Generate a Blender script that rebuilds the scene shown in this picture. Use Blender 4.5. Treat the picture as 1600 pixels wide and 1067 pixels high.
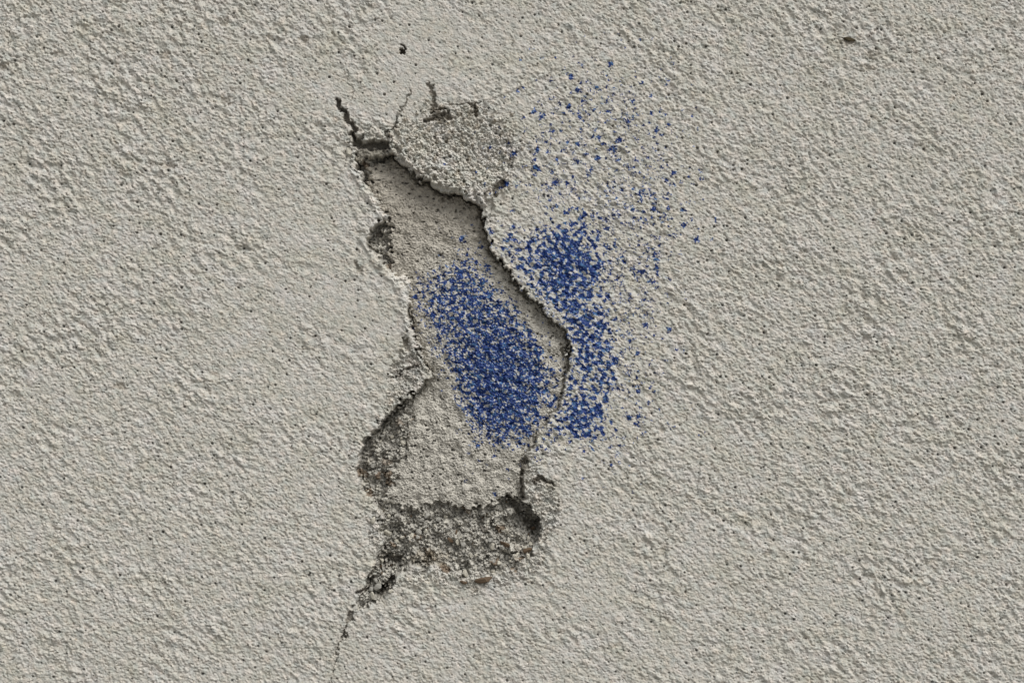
import bpy, math, random
import numpy as np

for o in list(bpy.data.objects):
    bpy.data.objects.remove(o, do_unlink=True)
sc = bpy.context.scene
S = 0.0005            # metres per unit of the wall survey (0.5 mm)
ZC = 1.40             # height of the middle of the damaged spot above the pavement

# ---------------------------------------------------------------- camera
cd = bpy.data.cameras.new("camera")
cam = bpy.data.objects.new("camera", cd)
sc.collection.objects.link(cam)
cd.sensor_width = 36.0
cd.lens = 70.0
cam.location = (0.0, -0.8 * 70.0 / 36.0, ZC)
cam.rotation_euler = (math.radians(90), 0, 0)
cd.clip_start = 0.01
cd.clip_end = 500.0
sc.camera = cam

# ---------------------------------------------------------------- sky and sun (overcast, light from above right)
TO_SUN = np.array([0.40, -0.50, 0.80]); TO_SUN /= np.linalg.norm(TO_SUN)
EL = math.asin(TO_SUN[2]); AZ = math.atan2(TO_SUN[0], TO_SUN[1])
w = bpy.data.worlds.new("World"); sc.world = w; w.use_nodes = True
nt = w.node_tree; nt.nodes.clear()
sky = nt.nodes.new("ShaderNodeTexSky"); sky.sky_type = 'NISHITA'; sky.sun_disc = False
sky.sun_elevation = EL; sky.sun_rotation = AZ
sky.air_density = 1.0; sky.dust_density = 4.0
hs = nt.nodes.new("ShaderNodeHueSaturation"); hs.inputs["Saturation"].default_value = 0.12
bg = nt.nodes.new("ShaderNodeBackground"); bg.inputs["Strength"].default_value = 0.07
wo = nt.nodes.new("ShaderNodeOutputWorld")
nt.links.new(sky.outputs[0], hs.inputs["Color"]); nt.links.new(hs.outputs[0], bg.inputs[0]); nt.links.new(bg.outputs[0], wo.inputs[0])
sd_ = bpy.data.lights.new("sun", 'SUN'); sd_.energy = 1.5; sd_.angle = math.radians(32); sd_.color = (1.0, 0.98, 0.945)
sun = bpy.data.objects.new("sun", sd_); sc.collection.objects.link(sun)
sun.location = (1, -2, 4)
from mathutils import Vector, Euler
sun.rotation_euler = Vector(TO_SUN).to_track_quat('Z', 'Y').to_euler()
sc.view_settings.view_transform = 'Standard'; sc.view_settings.look = 'None'
sc.view_settings.gamma = 1.0; sc.view_settings.use_curve_mapping = False
sc.view_settings.exposure = 0.66

# ---------------------------------------------------------------- materials
def surface_mat(name, rough=0.92, spec=0.25, bump=0.3, bscale=1400.0, bdist=0.0003):
    m = bpy.data.materials.new(name); m.use_nodes = True
    n = m.node_tree; p = n.nodes["Principled BSDF"]
    a = n.nodes.new("ShaderNodeAttribute"); a.attribute_name = "tint"
    tc = n.nodes.new("ShaderNodeTexCoord")
    nz = n.nodes.new("ShaderNodeTexNoise"); nz.inputs["Scale"].default_value = bscale; nz.inputs["Detail"].default_value = 3
    b = n.nodes.new("ShaderNodeBump"); b.inputs["Strength"].default_value = bump; b.inputs["Distance"].default_value = bdist
    n.links.new(tc.outputs["Object"], nz.inputs["Vector"]); n.links.new(nz.outputs[0], b.inputs["Height"])
    n.links.new(b.outputs[0], p.inputs["Normal"]); n.links.new(a.outputs["Color"], p.inputs["Base Color"])
    p.inputs["Roughness"].default_value = rough
    p.inputs["Specular IOR Level"].default_value = spec
    return m
M_COAT = surface_mat("painted_render")
M_BASE = surface_mat("sandy_base_coat")
M_MORT = surface_mat("crumbly_mortar", bump=0.5)
M_PAINT = surface_mat("blue_spray_paint", rough=0.62, spec=0.3)

def stone_mat(name, col, var=0.25, rough=0.75):
    m = bpy.data.materials.new(name); m.use_nodes = True
    n = m.node_tree; p = n.nodes["Principled BSDF"]
    tc = n.nodes.new("ShaderNodeTexCoord")
    nz = n.nodes.new("ShaderNodeTexNoise"); nz.inputs["Scale"].default_value = 700; nz.inputs["Detail"].default_value = 4
    r = n.nodes.new("ShaderNodeValToRGB")
    r.color_ramp.elements[0].color = (*[c * (1 - var) for c in col], 1); r.color_ramp.elements[0].position = 0.3
    r.color_ramp.elements[1].color = (*[min(1, c * (1 + var)) for c in col], 1); r.color_ramp.elements[1].position = 0.7
    b = n.nodes.new("ShaderNodeBump"); b.inputs["Strength"].default_value = 0.4; b.inputs["Distance"].default_value = 0.0003
    n.links.new(tc.outputs["Object"], nz.inputs["Vector"]); n.links.new(nz.outputs[0], r.inputs[0])
    n.links.new(r.outputs[0], p.inputs["Base Color"]); n.links.new(nz.outputs[0], b.inputs["Height"]); n.links.new(b.outputs[0], p.inputs["Normal"])
    p.inputs["Roughness"].default_value = rough; p.inputs["Specular IOR Level"].default_value = 0.3
    return m
M_GREY = stone_mat("grey_stone", (0.30, 0.29, 0.26))
M_PALE = stone_mat("pale_stone", (0.44, 0.415, 0.35))
M_BROWN = stone_mat("brown_stone", (0.10, 0.068, 0.042))
M_DARK = stone_mat("dark_stone", (0.11, 0.10, 0.085))
M_SOIL = stone_mat("dark_soil", (0.05, 0.04, 0.022), 0.4, 0.95)

# ---------------------------------------------------------------- noise fields (periodic tile)
N = 2048
fy = np.fft.fftfreq(N)[:, None]; fx = np.fft.fftfreq(N)[None, :]
def field(seed, wl, ratio=1.0, ang=0.0, bw=0.45):
    """Band-limited noise: wavelength wl across, stretched by ratio along the direction ang (degrees, y down)."""
    rng = np.random.default_rng(seed)
    F = np.fft.fft2(rng.standard_normal((N, N)).astype(np.float32))
    c, s = math.cos(math.radians(ang)), math.sin(math.radians(ang))
    u = (fx * c + fy * s) * ratio; v = -fx * s + fy * c
    r = np.sqrt(u * u + v * v) + 1e-9
    F *= np.exp(-(np.log(r * wl) ** 2) / (2 * bw * bw))
    out = np.real(np.fft.ifft2(F)); out /= out.std()
    return out.astype(np.float32)

# survey lines: every 1 unit over the damaged area, wider apart towards the ends of the wall
def axis(lo, hi, far_lo, far_hi):
    a = list(np.arange(lo, hi + 1e-6, 1.0))
    for sgn, start, end in ((1, hi, far_hi), (-1, lo, far_lo)):
        p = start; st = 1.0; ext = []
        while (end - p) * sgn > 0:
            st = min(60.0, st * 1.02 if st < 3 else st * 1.06)
            p += sgn * st; ext.append(p)
        ext[-1] = end
        a = a + ext if sgn > 0 else ext[::-1] + a
    return np.array(a, dtype=np.float32)
xs = axis(-30, 1630, -4200, 5800)
ys = axis(-25, 1092, -2600, 533.5 + ZC / S)
NX, NY = len(xs), len(ys)
X, Y = np.meshgrid(xs, ys)
IX = np.round(X).astype(np.int64) % N; IY = np.round(Y).astype(np.int64) % N
def tex(t): return t[IY, IX]
stepx = np.gradient(xs)[None, :]; stepy = np.gradient(ys)[:, None]
FADE = (1.0 / np.maximum(stepx, stepy)).astype(np.float32) ** 1.0

def smooth(t):
    t = np.clip(t, 0, 1); return t * t * (3 - 2 * t)
def unif(n): return 0.5 * (1 + np.tanh(0.8 * n))
def blob(cx, cy, rx, ry, ang=0.0):
    c, s = math.cos(math.radians(ang)), math.sin(math.radians(ang))
    dx, dy = X - cx, Y - cy
    return np.exp(-(((dx * c + dy * s) / rx) ** 2 + ((-dx * s + dy * c) / ry) ** 2))

# window of the damage
i0, i1 = np.searchsorted(xs, 470), np.searchsorted(xs, 1120)
j0, j1 = np.searchsorted(ys, 40), np.searchsorted(ys, 1092)
W = (slice(j0, j1), slice(i0, i1))
warp_a, warp_b = field(11, 34), field(12, 34)
warp_c, warp_d = field(13, 9), field(14, 9)
XW = X[W] + 2.2 * tex(warp_a)[W] + 0.9 * tex(warp_c)[W]
YW = Y[W] + 2.2 * tex(warp_b)[W] + 0.9 * tex(warp_d)[W]

def dist_line(pts, xx, yy, closed=False):
    P = list(pts) + ([pts[0]] if closed else [])
    best = np.full(xx.shape, 1e9, np.float32)
    for (ax, ay), (bx, by) in zip(P[:-1], P[1:]):
        dx, dy = bx - ax, by - ay; L = dx * dx + dy * dy + 1e-9
        t = np.clip(((xx - ax) * dx + (yy - ay) * dy) / L, 0, 1)
        best = np.minimum(best, (xx - ax - t * dx) ** 2 + (yy - ay - t * dy) ** 2)
    return np.sqrt(best)
def inside(pts, xx, yy):
    r = np.zeros(xx.shape, bool); n = len(pts)
    for k in range(n):
        ax, ay = pts[k]; bx, by = pts[(k + 1) % n]
        if ay == by: continue
        r ^= ((ay > yy) != (by > yy)) & (xx < (bx - ax) * (yy - ay) / (by - ay) + ax)
    return r
def sdist(pts, xx=None, yy=None):
    xx = XW if xx is None else xx; yy = YW if yy is None else yy
    d = dist_line(pts, xx, yy, True)
    return np.where(inside(pts, xx, yy), d, -d)
def idw(ctrl, p=2.6):
    xx, yy = X[W], Y[W]
    num = np.zeros(xx.shape, np.float32); den = np.zeros(xx.shape, np.float32)
    for cx, cy, v in ctrl:
        q = 1.0 / (((xx - cx) ** 2 + (yy - cy) ** 2 + 60.0) ** (p / 2)); num += q * v; den += q
    return num / den
def grains(seed, cell, xx, yy, ratio=1.0, ang=0.0):
    """Cellular grains: returns a rounded grain profile 0..1 and a per-grain random number."""
    rng = np.random.default_rng(seed); K = 256
    rx, ry, rv = rng.random((K, K)), rng.random((K, K)), rng.random((K, K))
    c, s = math.cos(math.radians(ang)), math.sin(math.radians(ang))
    u = (xx * c + yy * s) / (cell * ratio); v = (-xx * s + yy * c) / cell
    iu, iv = np.floor(u).astype(np.int64), np.floor(v).astype(np.int64)
    f1 = np.full(xx.shape, 9.0, np.float32); f2 = f1.copy(); val = np.zeros(xx.shape, np.float32)
    for a in (-1, 0, 1):
        for b in (-1, 0, 1):
            ku, kv = (iu + a) % K, (iv + b) % K
            d = np.sqrt((iu + a + rx[kv, ku] - u) ** 2 + (iv + b + ry[kv, ku] - v) ** 2).astype(np.float32)
            m = d < f1
            f2 = np.where(m, f1, np.minimum(f2, d)); val = np.where(m, rv[kv, ku], val); f1 = np.where(m, d, f1)
    return np.sqrt(np.clip(1 - f1 * f1, 0, 1)) * smooth((f2 - f1) * 3.0), val

# ---------------------------------------------------------------- the painted render coat
A = tex(field(1, 12, 1.35, 28)); B = tex(field(2, 18, 1.8, 46)); C = tex(field(3, 6.5, 1.3, 15, 0.4))
D = tex(field(4, 27, 1.35, 48, 0.5)); E = tex(field(5, 260, 1.0, 0, 0.6)); F4 = tex(field(6, 3.6, 1.2, 20, 0.35))
G = tex(field(7, 170, 1.2, 30, 0.5))
rough = 1.0 + 0.10 * G
rough += 0.18 * blob(120, 150, 260, 200) + 0.12 * blob(1300, 600, 350, 260)
rough -= 0.55 * blob(640, 120, 120, 90) + 0.40 * blob(480, 470, 130, 170) + 0.25 * blob(780, 60, 160, 60) + 0.35 * blob(610, 480, 60, 120) + 0.18 * blob(950, 950, 300, 150)
rough = np.clip(rough, 0.3, 1.5)
plate = 0.95 * np.tanh(1.7 * A + 0.35 * C + 0.3 * B) * 1.0
H = rough * (0.48 * plate + 0.38 * B * np.clip(0.9 + 0.25 * G, 0.2, 1.3) + 0.27 * C * (1 + 0.3 * D)) + 0.20 * F4 + (0.42 + 0.22 * blob(150, 250, 420, 420) + 0.14 * blob(1350, 650, 350, 350)) * D * rough * np.clip(0.85 + 0.35 * G, 0.3, 1.4) + 0.5 * E
irr = tex(field(7001, 7.5, 1.5, 25, 0.45)); irr2 = tex(field(7002, 30, 1.0, 0, 0.6))
H -= rough * 2.0 * smooth((irr + 0.35 * irr2 - 1.25) * 1.6)            # open pores between the lumps
knob = tex(field(7003, 8.5, 1.2, 30, 0.4)); H += rough * 0.55 * smooth((knob + 0.3 * irr2 - 1.0) * 2.2)
del F4
# air-bubble pits: tiny, deep, irregularly spread
def pits(seed, cell, prob, r0, r1, depth, out, xx, yy):
    rng = np.random.default_rng(seed); K = 512
    rx, ry, rp, rr = (rng.random((K, K)) for _ in range(4))
    u, v = xx / cell, yy / cell
    iu, iv = np.floor(u).astype(np.int64), np.floor(v).astype(np.int64)
    m = np.zeros(xx.shape, np.float32)
    for a in (-1, 0, 1):
        for b in (-1, 0, 1):
            ku, kv = (iu + a) % K, (iv + b) % K
            q = rr[kv, ku]; R = (r0 + (r1 - r0) * q ** 3)
            d = np.hypot((iu + a + rx[kv, ku] - u) * cell, (iv + b + ry[kv, ku] - v) * cell)
            m = np.maximum(m, np.where(rp[kv, ku] < prob, smooth((R - d) / 1.3 + 0.5), 0).astype(np.float32))
    out -= depth * m
    return m
pm = pits(21, 14, 0.42, 0.6, 2.1, 3.4, H, X, Y)
H *= np.where(FADE < 0.999, FADE, 1.0)

# colour of the paint over the render: warm light grey with faint drifts
T = np.empty(X.shape + (3,), np.float32)
c1 = tex(field(31, 90, 1.3, 30, 0.7)); c2 = tex(field(32, 11, 1.3, 30, 0.5)); c3 = tex(field(33, 24, 1.2, 40, 0.6)); c4 = tex(field(34, 3.2))
base = np.array([0.464, 0.449, 0.406], np.float32)
val = 1 + 0.022 * c1 + 0.05 * c2 + 0.025 * c3 + 0.06 * c4
T[..., 0] = base[0] * val * (1 + 0.016 * c3); T[..., 1] = base[1] * val; T[..., 2] = base[2] * val * (1 - 0.006 * c3 + 0.014 * c1)
spk = unif(tex(field(35, 5, 1.0, 0, 0.5)) * 1.3)
grime = smooth((spk - 0.955) * 30)[..., None]
T *= 1 - grime * np.array([0.35, 0.40, 0.48], np.float32)
T *= 1 - (pm * 0.72)[..., None]            # pits coloured darker than the coat around them
del c4, spk, grime

# ---------------------------------------------------------------- survey of the damage
HOLE = [(556,240),(566,246),(580,243),(600,238),(612,240),(625,250),(640,262),(650,275),(664,279),(675,287),(700,300),(718,303),(735,314),(752,325),(754,338),(757,352),
        (764,375),(776,392),(790,412),(803,430),(815,446),(828,462),(842,476),(856,490),(870,504),(884,520),(889,536),(890,560),(886,590),(880,618),
        (872,640),(856,662),(836,692),(824,718),(818,745),(817,780),(828,793),(843,806),(850,826),(841,846),(838,866),(820,876),(812,900),(792,893),(767,905),(740,898),
        (721,910),(711,897),(690,893),(675,892),(660,898),(644,895),(623,901),(607,921),(592,938),(573,948),(553,958),(549,952),(558,934),(573,912),(586,890),
        (592,863),(596,845),(590,829),(594,803),(581,788),(566,767),(554,749),(556,722),(561,700),(582,672),(602,648),(626,627),(650,608),(672,590),
        (663,572),(655,550),(644,518),(640,492),(633,478),(637,456),(625,443),(610,430),(598,414),(584,401),(572,386),(573,364),(582,349),(598,338),
        (592,324),(580,305),(568,286),(560,268),(552,255)]
DEPTH = [(600,255,-25),(650,290,-23),(700,312,-23),(745,335,-21),(762,372,-20),(800,432,-19),(850,492,-19),(878,535,-17),(884,590,-11),(868,640,-8),(845,672,-7),
         (822,720,-8),(815,770,-11),(575,285,-14),(600,325,-13),(622,405,-16),(645,445,-15),(650,500,-13),(668,560,-14),(655,610,-28),(600,665,-32),(570,720,-30),(578,765,-20),
         (640,690,-17),(700,360,-17),(700,500,-12),(780,600,-12),(740,700,-12),(640,765,-15),(790,770,-12),(720,770,-12),(600,370,-14),(830,560,-14)]
CRDEPTH = [(655,612,-28),(600,665,-36),(622,668,-24),(575,705,-36),(600,715,-24),(570,740,-32),(590,740,-22),(580,768,-22),(620,812,-26),(650,806,-32),(700,802,-32),(760,804,-31),(800,792,-30),(812,812,-36),(835,826,-38),(825,850,-18),(770,850,-19),
           (700,850,-22),(640,840,-21),(605,840,-23),(613,880,-32),(650,878,-17),(690,885,-10),(760,890,-9),(815,870,-10),(590,902,-16),(577,928,-14),(560,945,-8),(590,370,-34),(600,405,-28)]
WIDTH = [(600,245,2),(700,305,2),(760,360,2),(850,480,2),(888,550,3),(875,640,4),(840,690,4),(818,750,6),(838,800,4),(845,850,5),(800,890,15),(700,895,14),(640,895,13),
         (600,925,4),(560,950,5),(575,900,4),(592,840,4),(570,770,6),(558,720,5),(600,650,4),(660,600,4),(655,550,4),(640,490,4),(625,445,13),(595,415,11),(575,385,4),(585,345,4),(585,310,5),(560,265,5)]
CRUMB = [[(668,592),(645,626),(642,655),(634,692),(624,720),(618,748),(600,772),(608,786),(640,796),(668,788),(700,790),(738,797),(770,786),(795,777),(812,780),(830,786),(870,810),(870,930),(700,930),(560,980),(500,960),(530,700),(600,620),(660,570)],
         [(560,350),(600,332),(608,352),(604,380),(610,405),(614,432),(600,428),(560,400)],
         [(545,235),(560,250),(600,236),(615,240),(600,252),(578,262),(572,285),(560,280),(545,260)]]
sdh = sdist(HOLE)
rag = tex(field(41, 7))[W]; rag2 = tex(field(42, 16))[W]
chip, chipv = grains(54, 15, X[W] + 2 * rag, Y[W] + 2 * rag2, 1.5, -30)
chip2, chipv2 = grains(55, 7.5, X[W], Y[W], 1.3, 40)
sdh = sdh + 0.35 * rag + 1.2 * rag2 + 5.0 * (chipv - 0.5) + 2.0 * (chipv2 - 0.5) + 0.2 * tex(field(49, 4.0))[W]
wd = np.clip(idw(WIDTH), 1.6, 20)
tin = smooth(sdh / wd)
crumb = np.zeros(XW.shape, np.float32)
for poly in CRUMB:
    crumb = np.maximum(crumb, smooth((sdist(poly) + 3 * rag2 + 2) / 4))
xx, yy = X[W], Y[W]
gw = (xx + 1.2 * rag, yy + 1.2 * rag2)
g_s, gv_s = grains(51, 5.2, *gw); g_m, gv_m = grains(52, 9.5, *gw, 1.3, 30); g_l, gv_l = grains(53, 17, *gw, 1.3, -20)
sand = tex(field(43, 5.0, 1.2, 20, 0.5))[W]; fine = tex(field(44, 3.0))[W]; mid = tex(field(45, 22))[W]; lump = tex(field(46, 40))[W]
Hb = idw(DEPTH) + 0.62 * sand + 0.38 * fine + 0.8 * mid + 0.9 * lump + 0.8 * g_s * gv_s
Hc = idw(CRDEPTH) + 8.5 * g_m * (gv_m - 0.2) + 2.6 * g_s * (gv_s - 0.1) + 7.0 * g_l * (gv_l > 0.55) + 1.0 * mid + 1.6 * lump + 1.2 * fine + 1.4 * rag
bp = np.zeros(Hb.shape, np.float32); pb = pits(61, 7.5, 0.75, 0.5, 2.0, 3.2, bp, xx + rag, yy); Hb = Hb + bp
Hin = Hb * (1 - crumb) + Hc * crumb
GROOVE = [(570,245,12),(600,248,14),(660,290,14),(720,312,14),(756,335,13),(765,380,12),(800,430,12),(850,490,12),(885,530,11),(889,580,8),(876,630,6),(855,665,5),(836,695,6),(820,740,6),(600,320,0),(600,400,0),(640,450,0),(640,500,2),(664,585,6),(640,615,9),(600,655,9),(565,700,5),(560,760,0),(600,850,0),(700,900,0),(830,870,0)]
Hin = Hin - idw(GROOVE) * 2.5 * np.exp(-np.clip(sdh, 0, None) / 5.5)

# bulging, weathered render above the hole
BULGE = [(598,228),(610,205),(622,188),(645,180),(664,172),(672,152),(684,160),(720,166),(755,158),(792,180),(822,222),(816,258),(790,290),(757,327),(735,315),(700,301),(675,288),(650,276),(625,251)]
sb = sdist(BULGE)
bul = smooth((sb + 7 * rag2 + 3 * rag + 2) / 16)
low_ = smooth(1 - dist_line([(606,240),(650,275),(700,300),(752,326)], xx, yy) / 75)
Hw = H[W].copy()
Hw = Hw * (1 - 0.5 * bul) + bul * (1.3 * g_m * gv_m + 0.9 * g_s * gv_s + 1.0 * sand + 0.8 * mid + 0.9 * rag2 + 0.9 * rag + 0.6 * fine - 0.8) + 10.5 * low_ * bul
bp = np.zeros(Hw.shape, np.float32); pbb = pits(62, 10, 0.5, 0.8, 2.8, 4.0, bp, xx, yy); Hw += bp * bul
# crumbly lips beside the hole (lower left lip, right of the bottom corner)
LIPS = [[(604,566),(640,536),(662,556),(672,588),(640,618),(604,646),(596,640),(612,612)],
        [(822,716),(845,735),(868,752),(880,790),(868,830),(848,850),(840,812),(816,785)],
        [(543,205),(556,212),(560,236),(552,262),(540,255),(536,228)],
        [(556,198),(580,196),(604,204),(604,222),(580,224),(560,216)],
        [(575,800),(600,795),(600,900),(588,900),(580,850)],
        [(640,893),(700,888),(770,893),(838,868),(858,838),(856,880),(810,915),(740,925),(680,912),(620,912)]]
lip = np.zeros(Hw.shape, np.float32)
for k, poly in enumerate(LIPS):
    l = smooth((sdist(poly) + 2.5 * rag2 + 2) / 8); lip = np.maximum(lip, l * (1.0 if k < 2 else 0.75))
Hw = Hw * (1 - 0.75 * lip) + lip * (3.6 * g_m * gv_m + 3.2 * g_s * gv_s + 1.2 * rag + 1.2 * mid + 0.8 * fine - 2.2)
bp = np.zeros(Hw.shape, np.float32); pits(63, 11, 0.5, 0.8, 2.8, 4.0, bp, xx, yy); Hw += bp * lip * 0.7
lip1 = smooth((sdist(LIPS[0]) + 4) / 22)
Hw -= 4.5 * lip1
lr = smooth((665 - xx) / 20) * smooth((600 - yy) / 30) * smooth((yy - 250) / 20)
Hw += lr * 3.2 * np.exp(-((sdh + 4) / 5.0) ** 2)
Hin_ = Hin
Hd = Hw * (1 - tin) + Hin_ * tin
# ledge of mortar still hanging in the top left corner
ledge = smooth((sdist([(556,236),(575,232),(600,231),(606,237),(590,243),(574,249),(560,256),(553,250)]) + 1.5) / 4)
Hd = Hd * (1 - ledge) + ledge * (-9 + 3 * g_m * gv_m + 2 * g_s)

# cracks: (points, half width, depth, darkening of dirt and painted shade)
CRACKS = [([(527,157),(532,168),(538,180),(546,190),(554,197),(557,203)], 2.6, 15, 0.6), ([(549,210),(556,220),(562,229),(580,226),(602,227)], 4.4, 26, 0.6),
          ([(641,142),(634,160),(625,172)], 1.3, 3.5, 0.5), ([(622,184),(614,197),(604,212)], 1.4, 6, 0.6), ([(671,130),(676,145),(678,160),(675,176)], 2.8, 5, 0.75),
          ([(668,189),(684,184),(704,183)], 3.4, 6, 0.8), ([(676,176),(690,170),(700,178)], 1.8, 5, 0.7), ([(736,161),(742,172),(741,181)], 2.0, 5, 0.75), ([(700,163),(722,164),(750,159)], 1.2, 3, 0.6),
          ([(543,114),(545,132),(552,152)], 0.8, 2, 0.2), ([(549,955),(545,968),(541,979),(536,988)], 1.5, 6, 0.55), ([(536,988),(529,1008),(524,1030)], 0.8, 4, 0.4), ([(524,1030),(519,1050),(516,1075)], 0.5, 3.5, 0.3),
          ([(772,303),(780,291),(788,283)], 3.0, 9, 0.6), ([(788,283),(797,270),(801,254)], 0.9, 3, 0.3), ([(636,480),(645,505),(651,530),(656,560)], 1.0, 7, 0.5), ([(818,722),(816,745),(815,775)], 2.6, 5, 0.6),
          ([(586,888),(575,905),(562,925)], 1.8, 10, 0.6), ([(612,905),(606,912),(602,920)], 2.5, 14, 0.6), ([(600,924),(592,930)], 4.2, 16, 0.6), ([(579,905),(575,918),(570,925)], 2.4, 12, 0.6),
          ([(604,875),(614,878),(622,873)], 4.2, 14, 0.5), ([(648,883),(662,878),(672,872)], 1.6, 8, 0.5), ([(798,783),(812,800),(828,818),(838,826)], 4.2, 12, 0.5),
          ([(839,748),(848,750)], 3.6, 9, 0.75), ([(858,754),(861,757)], 3.2, 8, 0.6), ([(557,412),(562,420)], 3.2, 3.5, 0.55),
          ([(538,240),(545,228)], 1.0, 3, 0.3), ([(612,592),(630,580),(650,572)], 1.6, 6, 0.5), ([(600,850),(598,870),(594,888)], 2.2, 7, 0.5), ([(630,530),(632,538)], 3.0, 6, 0.75)]
dirt = np.zeros(Hd.shape, np.float32)  # brown dirt, and shade painted into the black gaps and edge line
for pts, hw, dep, dr in CRACKS:
    d = dist_line(pts, XW, YW) + 0.5 * rag
    k = smooth(1.25 - d / (hw * 1.6)); Hd -= dep * k
    dirt = np.maximum(dirt, dr * smooth(1.3 - d / (hw * 2.0)))
# hole with a curled rim near the top, and a trowel scratch
d = np.hypot(xx - 628.5, yy - 80.5) + 0.8 * rag; Hd -= 13 * smooth((5.2 - d) / 2.2); dirt = np.maximum(dirt, 0.9 * smooth((5.6 - d) / 2))
d = dist_line([(627,70),(631,72),(634,77)], xx, yy); Hd -= 9 * smooth(1.4 - d / 1.4); dirt = np.maximum(dirt, 0.8 * smooth(1.4 - d / 1.4))
d = dist_line([(750,159),(775,150),(800,140),(830,127),(850,118),(868,104),(886,84)], xx + 0.8 * rag2, yy + 0.8 * rag); Hd += 1.5 * smooth(1.3 - d / 2.4) - 0.25 * smooth(1.2 - np.abs(d - 4.5) / 2.5)
d = dist_line([(1010,70),(1020,100)], xx, yy)
H[W] = Hd
# a shallow soiled dent in the upper right and scattered soiled dents
dents = [(1325,66,13,5),(90,86,9,6),(255,87,9,6),(348,35,8,6),(5,104,7,5),(352,157,9,7),(475,62,8,6),(375,387,9,6),(262,260,11,6),(640,385,1,1),(1035,672,5,4),(1198,866,7,4),(1008,490,5,4),(1255,392,6,4),(1452,878,7,5),(186,604,9,6),(1038,860,7,4),(1362,88,12,7),(1356,106,12,5)]
dd = np.zeros(X.shape, np.float32)
ra = tex(field(47, 10))
for cx, cy, rx, ry in dents:
    q = np.hypot((X - cx) / rx, (Y - cy) / ry) + 0.22 * ra
    k = smooth(1.5 - q); H -= 2.6 * k; dd = np.maximum(dd, (0.20 if cx > 1340 else 0.24) * k)
T *= (1 - dd[..., None] * np.array([0.9, 1.0, 1.15], np.float32))

# ---------------------------------------------------------------- colours in the damage
Tw = T[W].copy()
def mix(a, b, t): return a * (1 - t[..., None]) + b * t[..., None]
tv = (1 + 0.09 * c2[W] + 0.05 * sand + 0.05 * fine)[..., None]
cb = np.array([0.425, 0.405, 0.358], np.float32) * tv * (1 + 0.05 * c3[W])[..., None]
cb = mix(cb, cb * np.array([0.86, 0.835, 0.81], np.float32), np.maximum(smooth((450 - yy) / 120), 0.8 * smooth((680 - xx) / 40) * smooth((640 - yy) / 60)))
cb = cb * (1 - 0.8 * pb)[..., None]
gray = 0.50 + 0.80 * (0.4 * gv_m + 0.6 * gv_s)
cc = np.array([0.405, 0.388, 0.345], np.float32) * gray[..., None] * (1 + 0.12 * rag)[..., None]
brown = smooth((gv_m - 0.93) * 30)
cc = mix(cc, np.array([0.15, 0.10, 0.06], np.float32) * np.ones_like(cc), brown * 0.8)
pale = smooth((gv_s - 0.86) * 20)
cc = mix(cc, np.array([0.46, 0.44, 0.38], np.float32) * np.ones_like(cc), pale * 0.55)
soil = smooth(1.1 - np.hypot((xx - 672) / 42, (yy - 872) / 16) + 0.2 * rag2)   # smooth sandy bed at the bottom
cc = mix(cc, np.array([0.30, 0.265, 0.205], np.float32) * (1 + 0.1 * fine)[..., None], soil * 0.7)
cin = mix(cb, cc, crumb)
cbul = Tw * (1.05 + 0.12 * (gv_m - 0.5) + 0.08 * (gv_s - 0.5) + 0.05 * rag)[..., None]
cbul = cbul * (1 - 0.42 * pbb)[..., None]
moss = smooth(unif(tex(field(48, 17))[W] * 1.2 + 0.8 * rag * 0.4 - 0.012 * (yy - 190)) * 3.2 - 2.15)
cbul = mix(cbul, np.array([0.16, 0.125, 0.075], np.float32) * np.ones_like(cbul), moss * 0.55)
Tw = mix(Tw, cbul, bul)
clip_ = Tw * (0.99 + 0.22 * (gv_m - 0.5))[..., None]
clip_ = mix(clip_, np.array([0.22, 0.19, 0.14], np.float32) * np.ones_like(clip_), smooth(unif(rag2) * 3 - 2.1) * 0.22)
Tw = mix(Tw, clip_, lip)
left_rim = smooth((660 - xx) / 20) * smooth((600 - yy) / 30) * smooth((yy - 255) / 20) * (1 - crumb)
edge_b = smooth((sdh / wd - 0.15 - 0.45 * left_rim) * 3)
# paint continues a little way over the broken edge, then bare mortar shows
Tw = Tw * (1 + 0.10 * left_rim * smooth((sdh + 10) / 8) )[..., None]  # rim colour lightened where the bevel faces the light
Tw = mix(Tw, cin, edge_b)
Tw = mix(Tw, np.array([0.20, 0.185, 0.15], np.float32) * gray[..., None], ledge * 0.8)
Tw = mix(Tw, np.array([0.085, 0.068, 0.045], np.float32) * np.ones_like(Tw), dirt * 0.95)  # crack dirt together with the painted shade

# ---------------------------------------------------------------- blue spray paint
INNER = [(641,432),(668,425),(690,410),(715,402),(738,385),(752,408),(775,440),(797,470),(828,510),(850,545),(866,580),(864,620),(838,660),(822,690),(790,700),(760,692),(735,668),(714,632),(704,590),(680,545),(652,505),(644,468)]
CORE = [(705,430),(740,425),(765,465),(800,500),(835,540),(855,590),(845,640),(815,675),(780,685),(745,655),(722,610),(712,570),(700,520),(690,470)]
OUTER = [(772,366),(800,362),(822,372),(850,362),(872,346),(898,336),(915,362),(938,392),(940,430),(936,462),(948,505),(957,560),(962,600),(946,648),(935,682),(900,690),(880,676),(850,700),(838,715),(830,706),(850,668),(876,640),(892,596),(893,540),(880,505),(842,466),(810,430),(785,400)]
OCORE = [(838,388),(866,360),(900,372),(925,400),(922,440),(905,470),(930,510),(925,560),(940,620),(925,672),(892,672),(885,640),(908,580),(905,520),(870,482),(835,450),(822,420),(845,410)]
b_hi = tex(field(71, 13, 1.1, 0, 0.35))[W]; b_lo = tex(field(72, 28, 1.2, 40, 0.5))[W]; b_f = tex(field(73, 6.5, 1, 0, 0.4))[W]
relief = (A[W] * 0.55 + C[W] * 0.3)
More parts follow.
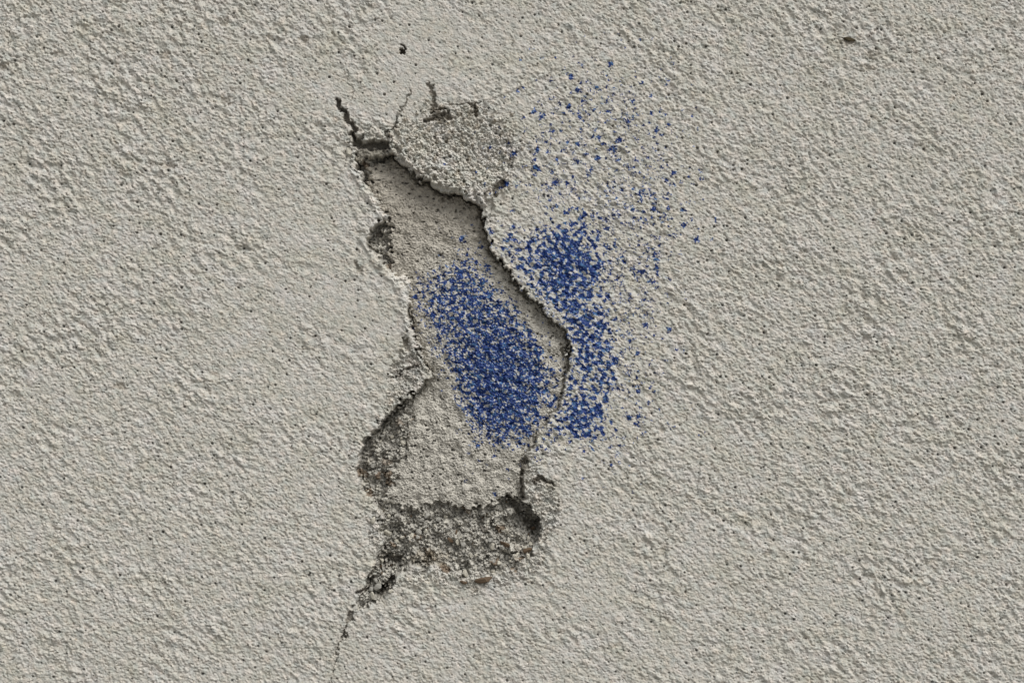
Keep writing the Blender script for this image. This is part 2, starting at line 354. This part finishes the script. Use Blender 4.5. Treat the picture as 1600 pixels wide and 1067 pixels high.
def dens(poly, soft): return smooth(sdist(poly, xx + 7 * b_lo, yy + 5 * rag2) / soft + 0.5)
gg = lambda cx, cy, rx, ry, an=0: blob(cx, cy, rx, ry, an)[W]
di = 0.27 * dens(INNER, 50) + 0.27 * dens(CORE, 60) + 0.32 * dens(INNER, 30) * gg(785, 590, 75, 115, -12) + 0.10 * gg(712, 455, 40, 35) + 0.05 * gg(725, 380, 26, 40) + 0.04 * gg(760, 730, 60, 30)
do = 0.33 * dens(OUTER, 44) + 0.31 * dens(OCORE, 44)
do += 0.15 * dens(OUTER, 40) * gg(905, 590, 60, 110) + 0.06 * gg(965, 250, 75, 110)
do += 0.12 * gg(880, 410, 45, 40) + 0.08 * gg(915, 660, 40, 22) - 0.10 * gg(925, 610, 40, 25)
do += 0.11 * gg(915, 275, 100, 85) + 0.11 * gg(975, 335, 70, 65) + 0.11 * gg(945, 190, 75, 85) + 0.15 * gg(965, 430, 45, 90) + 0.12 * gg(962, 575, 42, 105) + 0.03 * gg(985, 650, 60, 50) + 0.035 * gg(1025, 440, 40, 100)
do *= 1 - 0.55 * gg(915, 605, 22, 22) - 0.6 * gg(838, 430, 14, 9)
def uni(n):   # exact ranks within the tile: fraction of area below
    s = np.sort(n.ravel()[::37]); return (np.searchsorted(s, n) / len(s)).astype(np.float32)
u_in = uni(0.9 * b_hi + 0.85 * b_f + 0.30 * b_lo - 0.25 * g_s)
u_out = uni(0.9 * b_hi + 0.45 * b_f + 0.45 * b_lo + 0.55 * relief)
ispit_in, ispit_out = smooth(pb * 2), smooth(pm[W] * 2)
onbase = (sdh / wd) > 0.55
m_in = di - u_in + 0.25 * pb * (di > 0.1)
m_out = do - u_out + 0.5 * pm[W] * (do > 0.08)
def dots(seed, cell, r0, r1, xx, yy):
    # paint droplets: 1 where no droplet, otherwise the droplet's rank 0..1
    rng = np.random.default_rng(seed); K = 256
    rx, ry, rp, rr = (rng.random((K, K)) for _ in range(4))
    iu, iv = np.floor(xx / cell).astype(np.int64), np.floor(yy / cell).astype(np.int64)
    m = np.ones(xx.shape, np.float32)
    for a in (-1, 0, 1):
        for b in (-1, 0, 1):
            ku, kv = (iu + a) % K, (iv + b) % K
            d = np.hypot((iu + a + rx[kv, ku]) * cell - xx, (iv + b + ry[kv, ku]) * cell - yy)
            m = np.where(d < r0 + (r1 - r0) * rr[kv, ku] ** 2, np.minimum(m, rp[kv, ku]), m)
    return m
wx, wy = xx + 1.2 * rag + 0.4 * fine, yy + 1.2 * tex(field(76, 7))[W]
dA, dB = dots(81, 10, 1.6, 4.6, wx, wy), dots(82, 6.0, 1.0, 2.5, wx, wy)
spray = np.maximum(np.minimum(do * 2.3, 0.30) - dA, np.minimum(do * 4.4, 0.46) - dB)
m_out = np.maximum(m_out - 0.35 * smooth((0.36 - do) / 0.2), spray)
spray_in = np.maximum(di * 2.2 - dA, di * 2.2 - dB)
m_in = np.maximum(m_in - 0.25 * smooth((0.30 - di) / 0.2), np.maximum(np.minimum(di * 0.9, 0.16) - dA, np.minimum(di * 2.0, 0.30) - dB))
lipz = (sdh > -3) & ~onbase
m_out = m_out - 0.25 * (lipz & (u_out > 0.3))
paint = np.where(onbase, m_in * (crumb < 0.5), m_out) > 0
marg = np.where(onbase, m_in, m_out)
deep = smooth(marg / (0.06 + 0.36 * np.where(onbase, di, do)) + 0.36 + 0.22 * b_f + 0.14 * fine + 0.12 * b_lo + 0.30 * smooth((0.34 - np.where(onbase, di, do)) / 0.12))
light_c = np.array([0.20, 0.255, 0.35], np.float32); mid_c = np.array([0.020, 0.090, 0.33], np.float32); deep_c = np.array([0.004, 0.023, 0.125], np.float32)
teal = np.array([0.06, 0.16, 0.30], np.float32)
pc = mix(light_c * np.ones_like(Tw), mid_c * np.ones_like(Tw), smooth(deep * 2.2))
pc = mix(pc, deep_c * np.ones_like(Tw), smooth(deep * 1.7 - 0.65))
pc = mix(pc, teal * np.ones_like(Tw), smooth(tex(field(74, 14))[W] * 0.9 - 0.6) * 0.55)
pc = mix(pc, np.array([0.30, 0.38, 0.50], np.float32) * np.ones_like(Tw), smooth((tex(field(75, 4.2))[W] - 1.35) * 2) * 0.8)
Tw = np.where(paint[..., None], pc, Tw)
# thin blue mist round the dense spots
mist = np.clip(np.where(onbase, di, do) - 0.12, 0, 1) * smooth(1 + marg * 2.5) * (crumb < 0.5)
Tw = np.where(paint[..., None], Tw, mix(Tw, Tw * np.array([0.62, 0.74, 0.95], np.float32), np.clip(mist * 0.6, 0, 0.6)))
T[W] = np.clip(Tw, 0.004, 0.9)
T = np.clip(T, 0.004, 0.9)

# ---------------------------------------------------------------- build the wall and its parts
part = np.zeros((NY, NX), np.int8)
pw = part[W]
pw[onbase] = 1
cr_ = onbase & (crumb > 0.5); pw[cr_ & (yy > 500)] = 2; pw[cr_ & (yy <= 500) & (yy > 305)] = 6; pw[cr_ & (yy <= 305)] = 7
pw[~onbase & (bul > 0.5)] = 5
pw[paint & onbase] = 4
pw[paint & ~onbase] = 3
part[W] = pw
# relax quad columns sideways a touch so the grid does not read as a grid
jx = np.where((stepx < 1.01) & (stepy < 1.01), 1.0, 0.0)
rng = np.random.default_rng(5)
PX = (X + 0.22 * rng.standard_normal(X.shape).clip(-1.5, 1.5) * jx - 800) * S
PZ = ZC - (Y + 0.22 * rng.standard_normal(X.shape).clip(-1.5, 1.5) * jx - 533.5) * S
PZ[-1, :] = 0.0
V = np.stack([PX, -H * S, PZ], -1).reshape(-1, 3).astype(np.float32)
TC = np.concatenate([T.reshape(-1, 3), np.ones((NX * NY, 1), np.float32)], 1)
idx = np.arange(NX * NY, dtype=np.int32).reshape(NY, NX)
quads = np.stack([idx[:-1, :-1], idx[1:, :-1], idx[1:, 1:], idx[:-1, 1:]], -1).reshape(-1, 4)
fpart = part[:-1, :-1].ravel()

def empty(name, loc=(0, 0, 0)):
    o = bpy.data.objects.new(name, None); sc.collection.objects.link(o); o.location = loc
    o.empty_display_size = 0.05
    return o
wall = empty("facade")
wall['label'] = "light grey roughcast rendered wall with a broken hole and blue spray paint"
wall['category'] = "wall"

def sheet(name, pid, mat, label=None):
    q = quads[fpart == pid]
    used = np.zeros(NX * NY, bool); used[q.ravel()] = True
    remap = np.cumsum(used, dtype=np.int32) - 1
    q = remap[q]; vv = V[used]; cc_ = TC[used]
    me = bpy.data.meshes.new(name)
    me.vertices.add(len(vv)); me.vertices.foreach_set("co", vv.ravel())
    me.loops.add(q.size); me.loops.foreach_set("vertex_index", q.ravel().astype(np.int32))
    me.polygons.add(len(q)); me.polygons.foreach_set("loop_start", np.arange(0, q.size, 4, dtype=np.int32))
    at = me.attributes.new("tint", 'FLOAT_COLOR', 'POINT'); at.data.foreach_set("color", cc_.ravel().astype(np.float32))
    me.polygons.foreach_set("use_smooth", np.ones(len(q), bool))
    me.update(calc_edges=True)
    me.materials.append(mat)
    o = bpy.data.objects.new(name, me); sc.collection.objects.link(o); o.parent = wall
    if label: o['label'] = label
    return o
sheet("render_coat", 0, M_COAT)
base_o = sheet("base_coat", 1, M_BASE, "sandy undercoat laid bare inside the hole")
sheet("crumbling_mortar", 2, M_MORT, "dark crumbly mortar along the lower and left edge of the hole")
sheet("crumbling_mortar", 6, M_MORT, "small dark notch of broken mortar on the upper left edge of the hole")
sheet("crumbling_mortar", 7, M_MORT, "crumbly mortar in the top left corner of the hole")
sheet("paint_patch", 3, M_PAINT, "speckled blue spray paint on the outer coat right of the hole")
sheet("paint_patch", 4, M_PAINT, "dense blue spray paint inside the hole")
sheet("bulging_render", 5, M_COAT, "weathered bulge of render overhanging the top of the hole")

# masonry behind the render
def box(name, x0, x1, y0, y1, z0, z1, mat):
    v = [(x, y, z) for x in (x0, x1) for y in (y0, y1) for z in (z0, z1)]
    f = [(0, 1, 3, 2), (4, 6, 7, 5), (0, 4, 5, 1), (2, 3, 7, 6), (0, 2, 6, 4), (1, 5, 7, 3)]
    me = bpy.data.meshes.new(name); me.from_pydata(v, [], f); me.update(); me.materials.append(mat)
    o = bpy.data.objects.new(name, me); sc.collection.objects.link(o); return o
core = box("masonry_core", -2.5, 2.5, 0.032, 0.30, 0.0, ZC + (533.5 + 2600) * S, M_GREY); core.parent = wall

# ---------------------------------------------------------------- stones
def stone_mesh(name, seed, mat, sx, sy, sz, cuts=9):
    rng = np.random.default_rng(seed)
    t = (1 + 5 ** 0.5) / 2
    v = [(-1,t,0),(1,t,0),(-1,-t,0),(1,-t,0),(0,-1,t),(0,1,t),(0,-1,-t),(0,1,-t),(t,0,-1),(t,0,1),(-t,0,-1),(-t,0,1)]
    f = [(0,11,5),(0,5,1),(0,1,7),(0,7,10),(0,10,11),(1,5,9),(5,11,4),(11,10,2),(10,7,6),(7,1,8),(3,9,4),(3,4,2),(3,2,6),(3,6,8),(3,8,9),(4,9,5),(2,4,11),(6,2,10),(8,6,7),(9,8,1)]
    v = [np.array(p) / np.linalg.norm(p) for p in v]
    for _ in range(2):
        mid_, nf = {}, []
        def mp(a, b):
            k = (min(a, b), max(a, b))
            if k not in mid_:
                p = v[a] + v[b]; v.append(p / np.linalg.norm(p)); mid_[k] = len(v) - 1
            return mid_[k]
        for a, b, c in f:
            ab, bc, ca = mp(a, b), mp(b, c), mp(c, a); nf += [(a, ab, ca), (b, bc, ab), (c, ca, bc), (ab, bc, ca)]
        f = nf
    P = np.array(v)
    for _ in range(cuts):                                   # broken facets
        n = rng.standard_normal(3); n /= np.linalg.norm(n); h = rng.uniform(0.45, 0.8)
        d = P @ n; P = P - np.outer(np.clip(d - h, 0, None) * 0.92, n)
    ph = rng.random((5, 3)) * 6
    for k in range(5):
        P *= 1 + 0.018 * np.sin(P @ (rng.standard_normal(3) * 6) + ph[k, 0])[:, None]
    P *= np.array([sx, sy, sz])
    me = bpy.data.meshes.new(name); me.from_pydata(P.tolist(), [], f)
    me.polygons.foreach_set("use_smooth", np.zeros(len(f), bool)); me.update(); me.materials.append(mat)
    return me
def surf(px, py):
    i = int(np.argmin(np.abs(xs - px))); j = int(np.argmin(np.abs(ys - py)))
    return float(H[j, i])
def surf_top(px, py, k=3):
    i = int(np.argmin(np.abs(xs - px))); j = int(np.argmin(np.abs(ys - py)))
    return float(np.percentile(H[j - k:j + k + 1, i - k:i + k + 1], 75))
def place(o, px, py, out, rot):
    o.location = ((px - 800) * S, -(surf_top(px, py) + out) * S, ZC - (py - 533.5) * S); o.rotation_euler = rot
# stones set in the mortar: parts of the wall
protos = [stone_mesh("embedded_stone", 100 + k, [M_GREY, M_PALE, M_GREY, M_DARK, M_PALE, M_GREY, M_BROWN][k], *[(1,.8,.8),(1.2,.8,.7),(.9,.9,1.1),(1,.8,.7),(.8,.7,1),(1.1,.8,.9),(1.2,.7,.7)][k]) for k in range(7)]
rnd = random.Random(8)
spots = []
crw = crumb * tin
tries = 0
while len(spots) < 460 and tries < 30000:
    tries += 1
    px, py = rnd.uniform(552, 848), rnd.uniform(640, 930)
    i = int(px - xs[i0]); j = int(py - ys[j0])
    if crw[j, i] < 0.7: continue
    if (px - 672) ** 2 / 1500 + (py - 872) ** 2 / 200 < 1: continue
    near = 1.6 if py < 800 else 1.0
    if any((px - a) ** 2 + (py - b) ** 2 < ((9.0 if len(spots) < 74 else 4.6) * near) ** 2 for a, b in spots): continue
    spots.append((px, py))
fine_v, fine_f, fine_m, off = [], [], [], 0
FM = [M_GREY, M_PALE, M_GREY, M_DARK, M_PALE, M_GREY, M_BROWN]
for px, py in spots[74:]:                                  # the finer grit between them is one uncountable mass
    k = rnd.choices(range(7), [5, 3, 5, 4, 1, 5, 1])[0]; r = rnd.uniform(1.3, 2.9)
    P = np.array([v.co[:] for v in protos[k].vertices]) * r * S
    P = P @ np.array(Euler((rnd.uniform(0, 6), rnd.uniform(0, 6), rnd.uniform(0, 6))).to_matrix()).T
    P += np.array([(px - 800) * S, -(surf_top(px, py, 2) + r * 0.25) * S, ZC - (py - 533.5) * S])
    fine_v.append(P); fine_f += [[i + off for i in p_.vertices] for p_ in protos[k].polygons]
    fine_m += [{0: 0, 1: 1, 2: 0, 3: 2, 4: 1, 5: 0, 6: 3}[k]] * len(protos[k].polygons); off += len(P)
me = bpy.data.meshes.new("grit"); me.from_pydata(np.concatenate(fine_v).tolist(), [], fine_f)
for m_ in (M_GREY, M_PALE, M_DARK, M_BROWN): me.materials.append(m_)
me.polygons.foreach_set("material_index", fine_m); me.update()
o = bpy.data.objects.new("grit", me); sc.collection.objects.link(o); o.parent = wall; o['kind'] = "stuff"
for px, py in spots[:74]:
    k = rnd.choices(range(7), [4, 3, 4, 3, 2, 4, 1])[0]
    o = bpy.data.objects.new("embedded_stone", protos[k]); sc.collection.objects.link(o); o.parent = wall
    r = rnd.uniform(2.6, 5.2) * (1.15 if px > 700 and py > 840 else 1.0)
    o.scale = (r * S,) * 3
    place(o, px, py, r * 0.3, (rnd.uniform(0, 6), rnd.uniform(0, 6), rnd.uniform(0, 6)))
for px, py, r, a, flat, lab in [(790, 852, 11, 38, 0.45, "brown flat stone set in the mortar"), (825, 860, 9, -12, 0.5, "brown stone at the lower right edge of the hole"), (756, 905, 15, -8, 0.36, "brown flat stone under the lower edge of the hole"), (724, 909, 6, 10, 0.5, "small brown stone under the lower edge of the hole")]:
    me = stone_mesh("embedded_stone", int(px), M_BROWN, 1.0, 0.5, flat)
    o = bpy.data.objects.new("embedded_stone", me); sc.collection.objects.link(o); o.parent = wall
    o.scale = (r * S,) * 3; place(o, px, py, 1.0, (0, math.radians(a), 0)); o['label'] = lab
for px, py, rx, rz, a, mt in [(605, 834, 11, 9, 20, M_PALE), (619, 848, 12, 5.5, 35, M_PALE), (583, 812, 8, 10, 0, M_PALE), (654, 832, 9, 9, 0, M_GREY), (825, 842, 4.5, 8, -8, M_PALE), (804, 868, 7, 6, 0, M_PALE), (792, 872, 5, 7, 0, M_GREY),
                             (735, 868, 5, 8, 15, M_PALE), (728, 896, 7, 11, -25, M_PALE), (750, 888, 7, 7, 0, M_GREY), (582, 728, 8, 8, 0, M_GREY), (629, 693, 11, 7, 25, M_PALE), (620, 690, 6, 6, 0, M_GREY), (594, 415, 5, 6, 0, M_GREY), (590, 365, 8, 7, 0, M_DARK), (612, 406, 5, 6, 0, M_DARK), (545, 237, 8, 11, -15, M_PALE), (770, 893, 6, 5, 10, M_PALE)]:
    me = stone_mesh("embedded_stone", int(px * 3 + py), mt, 1.0, 0.75 * min(rx, rz) / rx, rz / rx, 7)
    o = bpy.data.objects.new("embedded_stone", me); sc.collection.objects.link(o); o.parent = wall
    o.scale = (rx * 0.62 * S,) * 3; place(o, px, py, 1.5, (0, math.radians(a), 0))

# loose things lying in the crack: they could be picked out
def loose(name, px, py, r, dims, rot, mat, label, cat, seed, out=1.0, cuts=10):
    me = stone_mesh(name, seed, mat, *dims, cuts)
    o = bpy.data.objects.new(name, me); sc.collection.objects.link(o)
    o.scale = (r * S,) * 3; place(o, px, py, out, tuple(math.radians(v) for v in rot)); o['label'] = label; o['category'] = cat
    return o
loose("pebble", 590.5, 915, 9.0, (0.85, 0.6, 1.05), (0, 28, 0), M_GREY, "larger grey angular pebble wedged in the crack below the hole", "pebble", 301, 4)
loose("pebble", 582.5, 930, 6.8, (0.62, 0.6, 1.05), (0, -12, 0), M_PALE, "small pale pebble in the crack, just below the larger grey one", "pebble", 305, 4)
loose("pebble", 610.5, 923, 5.0, (1.1, 0.6, 0.75), (0, 10, 0), M_PALE, "tiny pale pebble on the coat right of the crack pebbles", "pebble", 309, 1)
loose("dirt_clod", 1326, 61, 10.5, (1.05, 0.4, 0.36), (0, 16, 0), M_SOIL, "dark brown elongated clod of dirt stuck on the upper right of the wall", "dirt", 311, 1.5, 6)

# ---------------------------------------------------------------- pavement in front of the wall (below the picture)
mp_ = bpy.data.materials.new("paving"); mp_.use_nodes = True
n = mp_.node_tree; p = n.nodes["Principled BSDF"]
tc = n.nodes.new("ShaderNodeTexCoord"); br = n.nodes.new("ShaderNodeTexBrick"); br.offset = 0.0
br.inputs["Scale"].default_value = 2.0; br.inputs["Brick Width"].default_value = 1.0; br.inputs["Row Height"].default_value = 1.0; br.inputs["Mortar Size"].default_value = 0.012
br.inputs["Color1"].default_value = (0.24, 0.235, 0.22, 1); br.inputs["Color2"].default_value = (0.28, 0.27, 0.25, 1); br.inputs["Mortar"].default_value = (0.08, 0.075, 0.065, 1)
n.links.new(tc.outputs["Object"], br.inputs["Vector"]); n.links.new(br.outputs["Color"], p.inputs["Base Color"]); p.inputs["Roughness"].default_value = 0.9
me = bpy.data.meshes.new("pavement"); me.from_pydata([(-60, -60, 0), (60, -60, 0), (60, 60, 0), (-60, 60, 0)], [], [(0, 1, 2, 3)]); me.update(); me.materials.append(mp_)
g = bpy.data.objects.new("pavement", me); sc.collection.objects.link(g); g['kind'] = "structure"
g.location.z = -0.004
print("verts", NX * NY, "stones", len(spots))
